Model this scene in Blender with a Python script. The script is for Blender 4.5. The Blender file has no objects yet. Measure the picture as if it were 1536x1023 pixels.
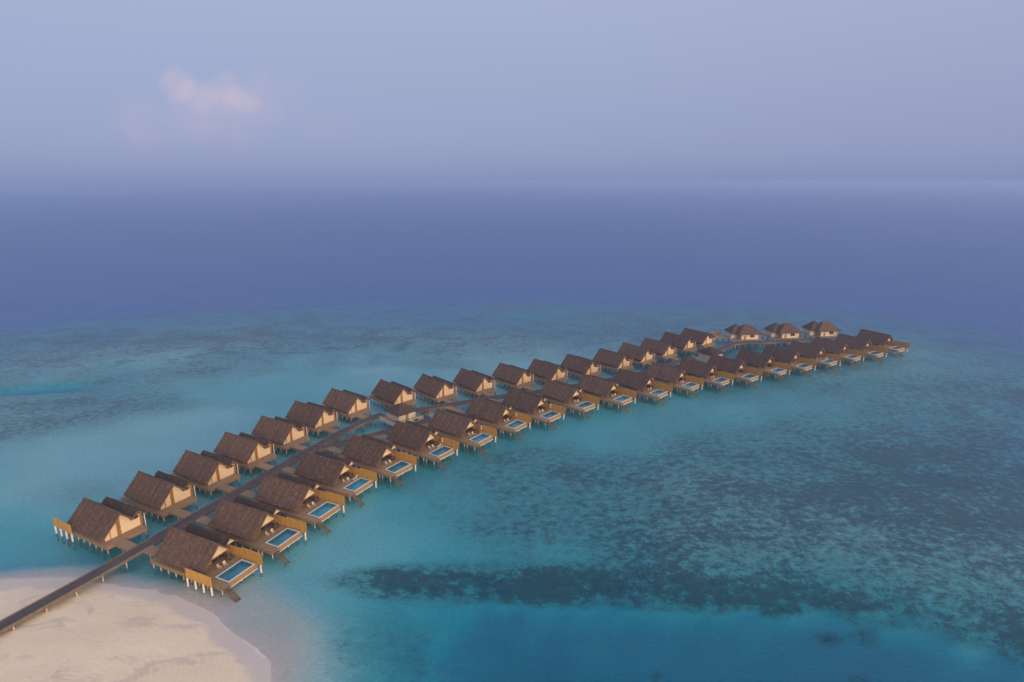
import bpy, bmesh, math, random
import numpy as np
from mathutils import Vector
random.seed(7); rng=np.random.RandomState(5)
sc=bpy.context.scene; C=sc.collection
F,H,HOR=900.0,78.0,271.0
TH=math.atan((511.5-HOR)/F)
def at(px,py,z=0.0):
    """world point on the plane z seen at a pixel of the 1536x1023 photograph"""
    a=(px-768)/F; v=(511.5-py)/F
    d=(a, math.cos(TH)+v*math.sin(TH), -math.sin(TH)+v*math.cos(TH))
    t=(z-H)/d[2]; return (d[0]*t,d[1]*t)
def lin(r,g,b,a=1):
    f=lambda c:(c/255/12.92 if c/255<=.04045 else ((c/255+.055)/1.055)**2.4)
    return (f(r),f(g),f(b),a)
# ------------------------------------------------------------------ camera
cam=bpy.data.cameras.new('camera'); co=bpy.data.objects.new('camera',cam); C.objects.link(co)
co.location=(0,0,H); co.rotation_euler=(math.pi/2-TH,0,0)
cam.sensor_width=36; cam.lens=F/1536*36; cam.clip_start=.5; cam.clip_end=200000; sc.camera=co
# ------------------------------------------------------------------ node helpers
class NT:
    def __init__(s,tree): s.t=tree; s.n=tree.nodes; s.l=tree.links
    def new(s,ty,**k):
        n=s.n.new(ty)
        for a,b in k.items(): setattr(n,a,b)
        return n
    def put(s,sock,v):
        if hasattr(v,'is_linked') or isinstance(v,bpy.types.NodeSocket): s.l.new(v,sock)
        else: sock.default_value=v
    def math(s,op,a,b=0.0,c=None,clamp=False):
        n=s.new('ShaderNodeMath',operation=op,use_clamp=clamp); s.put(n.inputs[0],a); s.put(n.inputs[1],b)
        if c is not None: s.put(n.inputs[2],c)
        return n.outputs[0]
    def vmath(s,op,a,b=(0,0,0)):
        n=s.new('ShaderNodeVectorMath',operation=op); s.put(n.inputs[0],a); s.put(n.inputs[1],b)
        return n.outputs['Value'] if op in('DOT_PRODUCT','LENGTH') else n.outputs[0]
    def mix(s,f,a,b,bt='MIX'):
        n=s.new('ShaderNodeMix',data_type='RGBA',blend_type=bt); s.put(n.inputs[0],f); s.put(n.inputs[6],a); s.put(n.inputs[7],b); return n.outputs[2]
    def noise(s,vec,scale,detail=4,rough=.55,dist=0.0):
        n=s.new('ShaderNodeTexNoise'); s.l.new(vec,n.inputs['Vector']); n.inputs['Scale'].default_value=scale
        n.inputs['Detail'].default_value=detail; n.inputs['Roughness'].default_value=rough; n.inputs['Distortion'].default_value=dist
        return n.outputs[0]
    def mapr(s,v,a,b,c=0.0,d=1.0,smooth=False):
        n=s.new('ShaderNodeMapRange'); n.interpolation_type='SMOOTHSTEP' if smooth else 'LINEAR'
        s.put(n.inputs[0],v)
        for i,x in enumerate((a,b,c,d)): s.put(n.inputs[i+1],x)
        return n.outputs[0]
    def attr(s,name): return s.new('ShaderNodeAttribute',attribute_name=name).outputs['Fac']
    def mapping(s,vec,scale):
        n=s.new('ShaderNodeMapping'); s.l.new(vec,n.inputs[0]); n.inputs['Scale'].default_value=scale; return n.outputs[0]
def mat(name):
    m=bpy.data.materials.new(name); m.use_nodes=True; T=NT(m.node_tree); b=T.n['Principled BSDF']; return m,T,b
def bumpit(T,b,h,strength=.4,dist=.05):
    n=T.new('ShaderNodeBump'); n.inputs['Strength'].default_value=strength; n.inputs['Distance'].default_value=dist
    T.l.new(h,n.inputs['Height']); T.l.new(n.outputs[0],b.inputs['Normal'])
M={}
def simple(name,c1,c2,scale=2.0,rough=.8,stretch=(1,1,1),bump=.2,detail=5,spec=.3,lo=.35,hi=.65,rnd=0.0):
    m,T,b=mat(name); tc=T.new('ShaderNodeTexCoord').outputs['Object']
    v=T.mapping(tc,stretch); n=T.noise(v,scale,detail,.65)
    c=T.mix(T.mapr(n,lo,hi),c1,c2)
    if rnd:
        oi=T.new('ShaderNodeObjectInfo').outputs['Random']; c=T.mix(1.0,c,T.mix(oi,(1-rnd,1-rnd,1-rnd,1),(1+rnd,1+rnd*.9,1+rnd*.8,1)),'MULTIPLY')
    T.l.new(c,b.inputs['Base Color']); b.inputs['Roughness'].default_value=rough; b.inputs['Specular IOR Level'].default_value=spec
    if bump: bumpit(T,b,n,bump,.03)
    M[name]=m; return m
# thatch: courses of brown palm shingles, weathered patches
def thatch(name,a,bb,red):
    m,T,b=mat(name); tc=T.new('ShaderNodeTexCoord').outputs['Object']; oi=T.new('ShaderNodeObjectInfo').outputs['Random']
    off=T.new('ShaderNodeCombineXYZ'); T.l.new(T.math('MULTIPLY',oi,97.0),off.inputs[0]); T.l.new(T.math('MULTIPLY',oi,31.0),off.inputs[1]); tc=T.vmath('ADD',tc,off.outputs[0])
    big=T.noise(tc,.35,4,.6); fine=T.noise(T.mapping(tc,(3.2,2.6,2.6)),1.5,6,.75); mid=T.noise(tc,1.1,5,.7)
    oi=T.new('ShaderNodeObjectInfo').outputs['Random']
    c=T.mix(T.mapr(fine,.33,.67),a,bb)
    c=T.mix(T.mapr(big,.5,.75,0,.6),c,red)
    c=T.mix(T.mapr(mid,.5,.7,0,.5),c,(a[0]*1.6,a[1]*1.65,a[2]*1.7,1)); c=T.mix(T.mapr(T.noise(tc,.8,6,.75),.55,.7,0,.3),c,(.035,.024,.022,1))
    c=T.mix(1.0,c,T.mix(oi,(.84,.83,.84,1),(1.16,1.14,1.1,1)),'MULTIPLY')
    T.l.new(c,b.inputs['Base Color']); b.inputs['Roughness'].default_value=.95; b.inputs['Specular IOR Level'].default_value=.15
    bumpit(T,b,fine,.7,.08); M[name]=m
thatch('thatch',(.165,.108,.075,1),(.056,.036,.028,1),(.15,.078,.050,1))
thatch('dark_thatch',(.10,.07,.055,1),(.045,.032,.028,1),(.10,.058,.042,1))
simple('cream_wall',(.74,.57,.37,1),(.66,.50,.32,1),.8,.85,bump=.1)
simple('white_wall',(.62,.55,.44,1),(.5,.45,.38,1),.9,.85,bump=.1)
simple('orange_wood',(.60,.34,.065,1),(.48,.25,.045,1),1.2,.6,(1,1,.3))
simple('dark_board',(.36,.19,.045,1),(.27,.135,.03,1),1.2,.6,(1,1,.3))
simple('door_wood',(.34,.16,.04,1),(.26,.12,.03,1),1.5,.55,(3,3,.4))
simple('trim_wood',(.22,.12,.05,1),(.15,.08,.035,1),1.5,.7,(1,1,1))
simple('tan_board',(.34,.22,.11,1),(.25,.15,.07,1),1.5,.75,(.4,.4,3))
simple('stair_wood',(.10,.07,.045,1),(.06,.045,.03,1),1.5,.8)
simple('kerb_wood',(.20,.155,.09,1),(.13,.10,.06,1),1.5,.75)
simple('bright_wall',(.70,.58,.42,1),(.62,.51,.37,1),.8,.85,bump=.1)
simple('deck_wood',(.36,.25,.14,1),(.24,.165,.095,1),1.2,.8,(.6,6,1),rnd=.1)
def pile_mat(name,a,bb):
    m,T,b=mat(name); g=T.new('ShaderNodeNewGeometry').outputs['Position']; sp=T.new('ShaderNodeSeparateXYZ'); T.l.new(g,sp.inputs[0])
    n=T.noise(g,1.5,4); c=T.mix(T.mapr(n,.35,.65),a,bb); h=T.math('ADD',sp.outputs[2],T.math('MULTIPLY',n,.3))
    c=T.mix(T.mapr(h,.15,.45),(.045,.16,.18,1),c)
    T.l.new(c,b.inputs['Base Color']); b.inputs['Roughness'].default_value=.8; M[name]=m
pile_mat('pile',(.55,.45,.33,1),(.38,.30,.21,1)); pile_mat('pale_pile',(.74,.68,.6,1),(.62,.55,.46,1))
simple('coping',(.60,.63,.62,1),(.5,.54,.54,1),2,.5,bump=.05)
simple('tile',(.30,.72,.80,1),(.20,.56,.68,1),.5,.4,bump=.05,rnd=.22)
simple('white_paint',(.58,.54,.48,1),(.48,.44,.38,1),3,.5,bump=.03)
simple('canvas',(.56,.48,.38,1),(.46,.39,.3,1),3,.8,bump=.05)
simple('rattan',(.09,.055,.035,1),(.05,.03,.02,1),6,.8)
simple('red_fabric',(.42,.09,.05,1),(.3,.06,.035,1),3,.9)
simple('green_plant',(.10,.12,.03,1),(.05,.07,.02,1),3,.9)
simple('yellow_blind',(.50,.42,.16,1),(.40,.33,.12,1),2,.8)
# jetty boards: grey brown planks laid across the walk
def planks(name,a,bb,axis_scale):
    m,T,b=mat(name); uv=T.new('ShaderNodeTexCoord').outputs['UV']
    n=T.noise(T.mapping(uv,axis_scale),1.0,3,.7); n2=T.noise(T.mapping(uv,(.15,.6,1)),1.0,4,.6)
    c=T.mix(T.mapr(n,.35,.65),a,bb); c=T.mix(T.mapr(n2,.4,.7,0,.6),c,(.135,.10,.095,1))
    T.l.new(c,b.inputs['Base Color']); b.inputs['Roughness'].default_value=.7; bumpit(T,b,n,.3,.03); M[name]=m
planks('jetty_boards',(.085,.066,.062,1),(.042,.036,.038,1),(5,.15,1))
# dark glass
m,T,b=mat('window_glass'); b.inputs['Base Color'].default_value=(.03,.03,.03,1); b.inputs['Roughness'].default_value=.12; M['window_glass']=m
# pool water: clear tinted sheet with a skin of reflection
m,T,b=mat('pool_water'); T.n.remove(b); out=T.n['Material Output']
tc=T.new('ShaderNodeTexCoord').outputs['Object']
tr=T.new('ShaderNodeBsdfTransparent'); tr.inputs[0].default_value=(.75,.95,.98,1)
gl=T.new('ShaderNodeBsdfGlossy'); gl.inputs['Roughness'].default_value=.06
bn=T.new('ShaderNodeBump'); bn.inputs['Strength'].default_value=.15; bn.inputs['Distance'].default_value=.05
T.l.new(T.noise(tc,1.5,3),bn.inputs['Height']); T.l.new(bn.outputs[0],gl.inputs['Normal'])
fr=T.new('ShaderNodeFresnel'); fr.inputs[0].default_value=1.33; T.l.new(bn.outputs[0],fr.inputs[1])
mx=T.new('ShaderNodeMixShader'); T.l.new(fr.outputs[0],mx.inputs[0]); T.l.new(tr.outputs[0],mx.inputs[1]); T.l.new(gl.outputs[0],mx.inputs[2]); T.l.new(mx.outputs[0],out.inputs[0]); M['pool_water']=m
# sea surface
m,T,b=mat('sea_water'); T.n.remove(b); out=T.n['Material Output']
pos=T.new('ShaderNodeNewGeometry').outputs['Position']
w1=T.noise(T.mapping(pos,(.35,.8,1)),1.0,6,.62,.3); w2=T.noise(T.mapping(pos,(.03,.07,1)),1.0,5,.6)
hh=T.math('ADD',T.math('MULTIPLY',w1,.22),T.math('MULTIPLY',w2,1.2))
bn=T.new('ShaderNodeBump'); bn.inputs['Strength'].default_value=.9; bn.inputs['Distance'].default_value=1.0; T.l.new(hh,bn.inputs['Height'])
gl=T.new('ShaderNodeBsdfGlossy'); gl.inputs['Roughness'].default_value=.16; T.l.new(bn.outputs[0],gl.inputs['Normal'])
tr=T.new('ShaderNodeBsdfTransparent'); tr.inputs[0].default_value=(1,1,1,1)
fr=T.new('ShaderNodeFresnel'); fr.inputs[0].default_value=1.33; T.l.new(bn.outputs[0],fr.inputs[1])
fac=T.math('DIVIDE',fr.outputs[0],T.math('ADD',1.0,T.math('MULTIPLY',fr.outputs[0],3.6)))
w3=T.noise(T.mapping(pos,(.8,2.0,1)),1.0,5,.75,.2); sh=T.mapr(T.math('ADD',T.math('MULTIPLY',w3,.75),T.math('MULTIPLY',w2,.25)),.38,.62)
T.l.new(T.mix(sh,(.80,.85,.88,1),(1,1,1,1)),tr.inputs[0])  # light focused by wavelets, painted as lighter and darker transmission tint
mx=T.new('ShaderNodeMixShader'); T.l.new(fac,mx.inputs[0]); T.l.new(tr.outputs[0],mx.inputs[1]); T.l.new(gl.outputs[0],mx.inputs[2]); T.l.new(mx.outputs[0],out.inputs[0]); M['sea_water']=m
# seabed + sand: one sheet; colour by sand, coral growth and the depth of water over it
m,T,b=mat('seabed'); g=T.new('ShaderNodeNewGeometry').outputs['Position']
sep=T.new('ShaderNodeSeparateXYZ'); T.l.new(g,sep.inputs[0]); z=sep.outputs[2]
d=T.math('MAXIMUM',T.math('MULTIPLY',z,-1.0),0.0)
sand=T.mix(T.mapr(T.noise(T.mapping(g,(.06,.09,.1)),1,5,.6),.35,.65),(.88,.77,.55,1),(.80,.70,.50,1))
rip=T.noise(T.mapping(g,(.5,1.6,1)),1,5,.7,.8); sand=T.mix(T.mapr(rip,.4,.7,0,.25),sand,(.55,.47,.40,1))
gry=T.noise(T.mapping(g,(.10,.16,0)),1,6,.65,1.2); sand=T.mix(T.mapr(gry,.52,.66,0,.5,True),sand,(.50,.45,.40,1))
wv=T.new('ShaderNodeTexWave',wave_type='RINGS',rings_direction='SPHERICAL'); T.l.new(T.vmath('SUBTRACT',g,(-72,72,0)),wv.inputs['Vector']); wv.inputs['Scale'].default_value=.32; wv.inputs['Distortion'].default_value=9; wv.inputs['Detail'].default_value=4; wv.inputs['Detail Scale'].default_value=.8
sand=T.mix(T.math('MULTIPLY',T.mapr(wv.outputs['Fac'],.45,1,0,.24),T.mapr(gry,.35,.6)),sand,(.56,.50,.44,1))
wet=T.mapr(T.math('ADD',z,T.math('MULTIPLY',T.math('SUBTRACT',gry,.5),.25)),.07,.15,1,0,True); sand=T.mix(wet,sand,(.60,.555,.49,1))
co_=T.attr('coral')
fl=T.mapping(g,(1,1.25,0))
n1=T.noise(fl,.06,8,.64,.15); n2=T.noise(fl,.42,8,.74,0); n3=T.noise(fl,1.9,5,.75)
nn=T.math('ADD',T.math('ADD',T.math('MULTIPLY',n1,.30),T.math('MULTIPLY',n2,.44)),T.math('MULTIPLY',n3,.26))
thr=T.math('SUBTRACT',.64,T.math('MULTIPLY',co_,.26))
cm=T.mapr(T.math('SUBTRACT',nn,thr),-.035,.05,0,1,True)
pn=T.math('ADD',T.math('MULTIPLY',T.noise(fl,.10,3,.5),.8),T.math('MULTIPLY',n2,.2)); pm=T.math('MULTIPLY',T.mapr(pn,.555,.585,0,1,True),T.attr('patches'))
cm=T.math('MAXIMUM',cm,T.math('MULTIPLY',pm,.9))
under=T.mix(T.mapr(z,-.22,-.02,1,0),sand,(.72,.70,.67,1))
coral=T.mix(T.mapr(n3,.35,.65),(.020,.040,.062,1),(.075,.095,.115,1))
bottom=T.mix(T.math('MULTIPLY',T.mapr(n2,.33,.64,.25,1),T.mapr(co_,.15,.40,.06,.9)),under,(.20,.215,.19,1))
bottom=T.mix(1.0,bottom,T.mix(T.mapr(T.noise(T.mapping(g,(.9,2.0,0)),1.3,6,.8),.36,.64),(.76,.80,.82,1),(1.18,1.16,1.14,1)),'MULTIPLY')
bottom=T.mix(T.mapr(z,-.7,-.1),bottom,sand)
base=T.mix(T.math('MULTIPLY',cm,T.mapr(co_,.1,.9,.55,.92)),bottom,coral)
sepc=T.new('ShaderNodeSeparateColor'); T.l.new(base,sepc.inputs[0])
oc=T.attr('ocean')
K=(1.3,.28,.17); S1=(.0,.055,.055); S2=(.02,.105,.38)
comb=T.new('ShaderNodeCombineColor')
sm=T.mix(oc,S1+(1,),S2+(1,)); seps=T.new('ShaderNodeSeparateColor'); T.l.new(sm,seps.inputs[0])
for i in range(3):
    tt=T.math('EXPONENT',T.math('MULTIPLY',d,-K[i]))
    ss=T.math('SUBTRACT',1.0,T.math('EXPONENT',T.math('MULTIPLY',d,-.22)))
    T.l.new(T.math('ADD',T.math('MULTIPLY',sepc.outputs[i],tt),T.math('MULTIPLY',seps.outputs[i],ss)),comb.inputs[i])
fm=T.math('SUBTRACT',1.0,T.math('DIVIDE',T.math('ABSOLUTE',T.math('ADD',z,T.math('MULTIPLY',T.math('SUBTRACT',gry,.5),.08))),.011),clamp=True)
fm=T.math('MULTIPLY',fm,T.mapr(T.noise(g,.12,4,.6),.5,.62))
T.l.new(T.mix(T.math('MULTIPLY',fm,.5),comb.outputs[0],(.8,.8,.8,1)),b.inputs['Base Color'])
T.l.new(T.mapr(z,-.02,.5,.35,.9),b.inputs['Roughness']); T.l.new(T.mapr(z,.1,.45,.3,.12),b.inputs['Specular IOR Level'])
bumpit(T,b,rip,.25,.08); M['seabed']=m
# ------------------------------------------------------------------ seabed field (metres, world space)
def vnoise(x,y,seed):
    r=np.random.RandomState(seed); tab=r.rand(256,256)
    xi=np.floor(x).astype(int); yi=np.floor(y).astype(int); fx=x-xi; fy=y-yi
    fx=fx*fx*(3-2*fx); fy=fy*fy*(3-2*fy)
    g=lambda a,b:tab[a%256,b%256]
    return (g(xi,yi)*(1-fx)+g(xi+1,yi)*fx)*(1-fy)+(g(xi,yi+1)*(1-fx)+g(xi+1,yi+1)*fx)*fy
def fbm(x,y,sc_,seed,o=4):
    s=0;a=.5;t=0
    for k in range(o):
        s=s+a*vnoise(x*sc_,y*sc_,seed+k); t+=a; a*=.5; sc_*=2.03
    return s/t
def sdpoly(X,Y,P):
    """signed distance to a closed polygon, positive inside"""
    P=np.array(P); n=len(P); dmin=np.full(X.shape,1e18); ins=np.zeros(X.shape,bool)
    for i in range(n):
        a=P[i]; b=P[(i+1)%n]; ex,ey=b-a; wx=X-a[0]; wy=Y-a[1]
        t=np.clip((wx*ex+wy*ey)/(ex*ex+ey*ey),0,1); dd=(wx-ex*t)**2+(wy-ey*t)**2; dmin=np.minimum(dmin,dd)
        c=((a[1]>Y)!=(b[1]>Y)); 
        with np.errstate(divide='ignore',invalid='ignore'): xx=(b[0]-a[0])*(Y-a[1])/((b[1]-a[1]) if b[1]!=a[1] else 1e-9)+a[0]
        ins^=(c&(X<xx))
    return np.where(ins,1,-1)*np.sqrt(dmin)
def ss(v,a,b):
    t=np.clip((v-a)/(b-a),0,1); return t*t*(3-2*t)
def grow(s,e,r,st):
    o=[]; v=s; 
    while v<e: v+=st; st*=r; o.append(v)
    return o
xs=np.arange(-240,400,1.7); xs=np.concatenate([-np.array(grow(240,50000,1.13,2.2))[::-1],xs,np.array(grow(399,50000,1.13,2.2))])
ys=np.arange(66,420,1.7); ys=np.concatenate([-np.array(grow(-65,20000,1.6,8))[::-1],ys,np.array(grow(419,58000,1.035,1.8))])
X,Y=np.meshgrid(xs,ys)
wob=lambda s,seed:(fbm(X,Y,s,seed)-.5)
def pts(l,z=0): return [at(p[0],p[1],z) for p in l]
shore=pts([(0,869),(60,866),(110,866),(150,871),(200,879),(250,888),(290,901),(322,920),(350,944),(374,966),(396,988),(408,1008),(412,1030),(412,1100),(400,1400)])+[(-60,20),(-400,20),(-400,115),at(-150,880)]
sd=sdpoly(X,Y,shore)+wob(.12,3)*2.2+wob(.5,9)*.5
lag=pts([(600,1500),(628,1150),(640,1023),(643,990),(655,950),(673,912),(700,890),(724,884),(763,889),(797,897),(830,897),(861,903),(892,895),(927,889),(966,903),(1018,903),(1109,903),(1200,906),(1292,915),(1360,934),(1428,952),(1497,970),(1560,1000),(1640,1060)],-2.6)+[(260,50),(200,20)]
sl=sdpoly(X,Y,lag)+wob(.2,13)*6+wob(.05,15)*4+wob(.6,17)*2.4+3.2
reefpx=[(-500,505),(-200,500),(0,490),(100,482),(200,472),(400,458),(600,453),(760,452),(1000,452),(1150,456),(1250,462),(1400,474),(1536,492),(1700,520),(1950,560),(2300,640),(2600,800)]
reef=pts(reefpx,-2)+[(2500,100),(2500,-3000),(-4000,-3000),(-4000,300)]
sr=sdpoly(X,Y,reef)+wob(.02,23)*40+wob(.09,25)*12
Z=np.zeros_like(X)
# lagoon floor level around the villas
flat=-1.15-.8*ss(fbm(X,Y,.018,31),.35,.7)
flat=flat-1.5*ss(X-.35*Y,60,210)*ss(-(Y-380),-100,100)
flat=flat*(1-.18*ss(Y-170-.75*X,10,70))
Z=flat
# fringe by the beach
out=-sd
Z=np.where(sd>0, np.minimum(.035*sd+.00,1.1)+.12*ss(sd,3,9)+wob(.07,41)*.35*ss(sd,2,14), np.maximum(flat,-(.038*np.minimum(out,9)+.13*np.clip(out-9,0,50))))
Z=np.where((sd<=0)&(X<-66),np.maximum(flat,-(.12*np.minimum(out,3)+.35*np.clip(out-3,0,50))),Z)
# deep pool
dl=-np.clip(2.6+.10*sl+.8*ss(sl,0,10),0,11.5)
Z=np.where(sl>-8, Z*(1-ss(sl,-8,9))+dl*ss(sl,-8,9), Z)
soft=ss(sl,-22,0)*.8*ss(-Y,-135,-95); Z=Z-soft
# reef slope to the ocean
Z=np.where(sr<110, Z-2.0*ss(-sr,-110,-20), Z)
Z=np.where(sr<30, Z*(1-ss(-sr,-30,110))+(-13.5)*ss(-sr,-30,110), Z)
ocean=ss(-sr,-210,60)
def blob(px,py,wx,wy,s,rot=0):
    cx,cy=at(px,py,-1.8); c,s_=math.cos(math.radians(rot)),math.sin(math.radians(rot)); dx=X-cx; dy=Y-cy
    u=(dx*c+dy*s_)/wx; v=(-dx*s_+dy*c)/wy
    return s*np.exp(-(u*u+v*v))
coral=np.full(X.shape,.07)+.13*ss(X-.2*Y,-60,40)*ss(-sr,-320,-60)**0
for bl in [(a,b,c,d_,(e*.82 if a>1060 or b<850 else e*.9)) for (a,b,c,d_,e) in [ # px,py in the photograph; half-widths in metres
  (640,872,14,3.4,.6),(720,868,20,3.6,.7),(830,870,24,4.3,.8),(930,874,22,4.5,.78),(1030,884,18,3.6,.55),(1130,893,16,2.6,.36),(1225,899,18,2.6,.45),(1330,922,14,3,.25),(1490,930,12,8,.3),(1560,975,16,8,.35),
  (930,800,26,10,.2),(780,775,30,14,.2),(1010,790,25,12,.2),(960,735,30,20,.2),(1150,740,30,20,.25),(1300,760,32,18,.32),(1420,750,34,20,.34),(1540,740,36,24,.36),(1570,670,40,24,.3),(1400,690,40,20,.15),(1250,680,40,20,.15),(1100,690,40,20,.15),
  (1300,640,40,20,.12),(1500,630,50,24,.2),(1480,570,70,30,.12),(1340,850,50,14,.12),(1130,840,36,12,.3),(1500,860,50,14,.15),(1560,590,50,18,.35),(590,970,20,15,.15),(700,720,30,16,.2),(830,700,34,20,.2),
  (40,640,30,30,.4),(0,600,40,30,.35),(200,610,30,14,.25),(120,740,20,10,.15),(330,560,50,14,.12),(530,545,50,12,.12),(0,545,40,14,.25),(480,508,220,28,.16),(150,515,200,30,.18),(820,500,160,24,.16)]]:
    coral=coral+blob(*bl)
coral+=.42*ss(-sr,-130,-50)*(1-ss(-sr,0,70))+.16*ss(-sr,-230,-110)*(1-ss(-sr,-110,-40))
coral=coral*(1-ss(sl,1.5,7)*.93)
coral=np.where(sd>-8,coral*ss(-sd,3,12),coral)
coral+=(wob(.03,51)*.42+wob(.11,57)*.22)*ss(coral,.08,.3)
for (px,py,r) in [(988,985,1.6),(1295,992,2.2),(1245,935,2.5),(1160,905,2),(1300,935,2.6)]:
    coral+=blob(px,py,r,r*.8,.55)
coral=np.clip(coral,0,1.0); coral=np.where(coral>.5,.5+(coral-.5)*.5,coral)
# far reefs that show as pale streaks near the horizon
for (px,py,wx,wy) in [(10,291,650,300),(150,288.5,600,260),(560,287.5,800,300),(900,281,900,900)]:
    k=np.exp(-((X-at(px,py)[0])/wx)**2-((Y-at(px,py)[1])/wy)**2); k=np.clip(k*1.0,0,.93)*ss(Y,1500,2500)
    Z=Z*(1-k)+(-.12)*k; coral=coral*(1-k); ocean=ocean*(1-k)
# blue hollow in the left lagoon
hol=blob(10,588,26,3.5,1,8)+blob(80,580,14,3,1,12); Z=Z-3.2*np.clip(hol,0,1); coral=coral*(1-np.clip(hol,0,1)*.8)
nx,ny=len(xs),len(ys)
me=bpy.data.meshes.new('seabed')
V=np.stack([X.ravel(),Y.ravel(),Z.ravel()],1)
I=np.arange(nx*ny).reshape(ny,nx); Q=np.stack([I[:-1,:-1],I[:-1,1:],I[1:,1:],I[1:,:-1]],-1).reshape(-1,4)
me.vertices.add(len(V)); me.vertices.foreach_set('co',V.ravel()); me.loops.add(Q.size); me.loops.foreach_set('vertex_index',Q.ravel())
me.polygons.add(len(Q)); me.polygons.foreach_set('loop_start',np.arange(0,Q.size,4)); me.polygons.foreach_set('loop_total',np.full(len(Q),4)); me.polygons.foreach_set('use_smooth',np.ones(len(Q),bool))
patches=ss(-sr,-330,-190)*(1-ss(-sr,-90,-50))*ss(Y-.15*X,250,300)
for nm,arr in (('coral',coral),('ocean',ocean),('patches',patches)):
    a=me.attributes.new(nm,'FLOAT','POINT'); a.data.foreach_set('value',arr.ravel().astype(np.float32))
me.update(); me.materials.append(M['seabed'])
o=bpy.data.objects.new('ground',me); C.objects.link(o); o['kind']='structure'; o['label']='white sandbank running under pale turquoise shallows to dark coral reef'
# sea surface sheet
me=bpy.data.meshes.new('sea'); me.from_pydata([(-42000,-16000,0),(42000,-16000,0),(42000,46000,0),(-42000,46000,0)],[],[(0,1,2,3)]); me.materials.append(M['sea_water'])
o=bpy.data.objects.new('sea',me); C.objects.link(o); o['kind']='structure'; o['label']='calm rippled sea, turquoise over the reef and deep blue beyond'
# ------------------------------------------------------------------ mesh builder
class MB:
    def __init__(s,tf=None): s.v=[]; s.f=[]; s.tf=tf
    def add(s,vs,fs):
        n=len(s.v); s.v+=[tuple(v) for v in vs]; s.f+=[tuple(i+n for i in f) for f in fs]
    def box(s,x0,y0,z0,x1,y1,z1):
        s.add([(x0,y0,z0),(x1,y0,z0),(x1,y1,z0),(x0,y1,z0),(x0,y0,z1),(x1,y0,z1),(x1,y1,z1),(x0,y1,z1)],
              [(0,3,2,1),(4,5,6,7),(0,1,5,4),(1,2,6,5),(2,3,7,6),(3,0,4,7)])
    def prism(s,poly,axis,a,b):
        """polygon given in the two other axes, extruded from a to b along axis"""
        mk={'x':lambda p,t:(t,p[0],p[1]),'y':lambda p,t:(p[0],t,p[1]),'z':lambda p,t:(p[0],p[1],t)}[axis]
        n=len(poly); s.add([mk(p,a) for p in poly]+[mk(p,b) for p in poly],
              [tuple(range(n))[::-1],tuple(range(n,2*n))]+[(i,(i+1)%n,n+(i+1)%n,n+i) for i in range(n)])
    def cyl(s,p,q,r0,r1=None,n=8):
        r1=r0 if r1 is None else r1; p=Vector(p); q=Vector(q); d=(q-p).normalized()
        u=d.cross(Vector((0,0,1)) if abs(d.z)<.9 else Vector((1,0,0))).normalized(); w=d.cross(u)
        vs=[]
        for c,r in ((p,r0),(q,r1)):
            for k in range(n):
                t=2*math.pi*k/n; vs.append(c+u*math.cos(t)*r+w*math.sin(t)*r)
        s.add(vs,[tuple(range(n)),tuple(range(n,2*n))]+[(i,(i+1)%n,n+(i+1)%n,n+i) for i in range(n)])
    def build(s,name,material,parent=None,smooth=False,bevel=0,uv=None):
        me=bpy.data.meshes.new(name); vs=[s.tf(v) for v in s.v] if s.tf else s.v
        me.from_pydata(vs,[],s.f); 
        bm=bmesh.new(); bm.from_mesh(me)
        if bevel: bmesh.ops.bevel(bm,geom=list(bm.edges),offset=bevel,segments=1,affect='EDGES')
        bmesh.ops.recalc_face_normals(bm,faces=bm.faces); bm.to_mesh(me); bm.free()
        if smooth:
            for p in me.polygons: p.use_smooth=True
        for mm in (material if isinstance(material,list) else [material]): me.materials.append(M[mm])
        o=bpy.data.objects.new(name,me); C.objects.link(o)
        if parent is not None: o.parent=parent
        return o
def empty(name,x,y,z=0,rz=0,label=None,cat=None,group=None):
    o=bpy.data.objects.new(name,None); C.objects.link(o); o.location=(x,y,z); o.rotation_euler=(0,0,rz); o.empty_display_size=.5
    if label: o['label']=label; o['category']=cat
    if group: o['group']=group
    return o
def copy_tree(o,parent=None):
    c=o.copy(); C.objects.link(c)
    if parent is not None: c.parent=parent
    for ch in list(o.children): copy_tree(ch,c)
    return c
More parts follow.
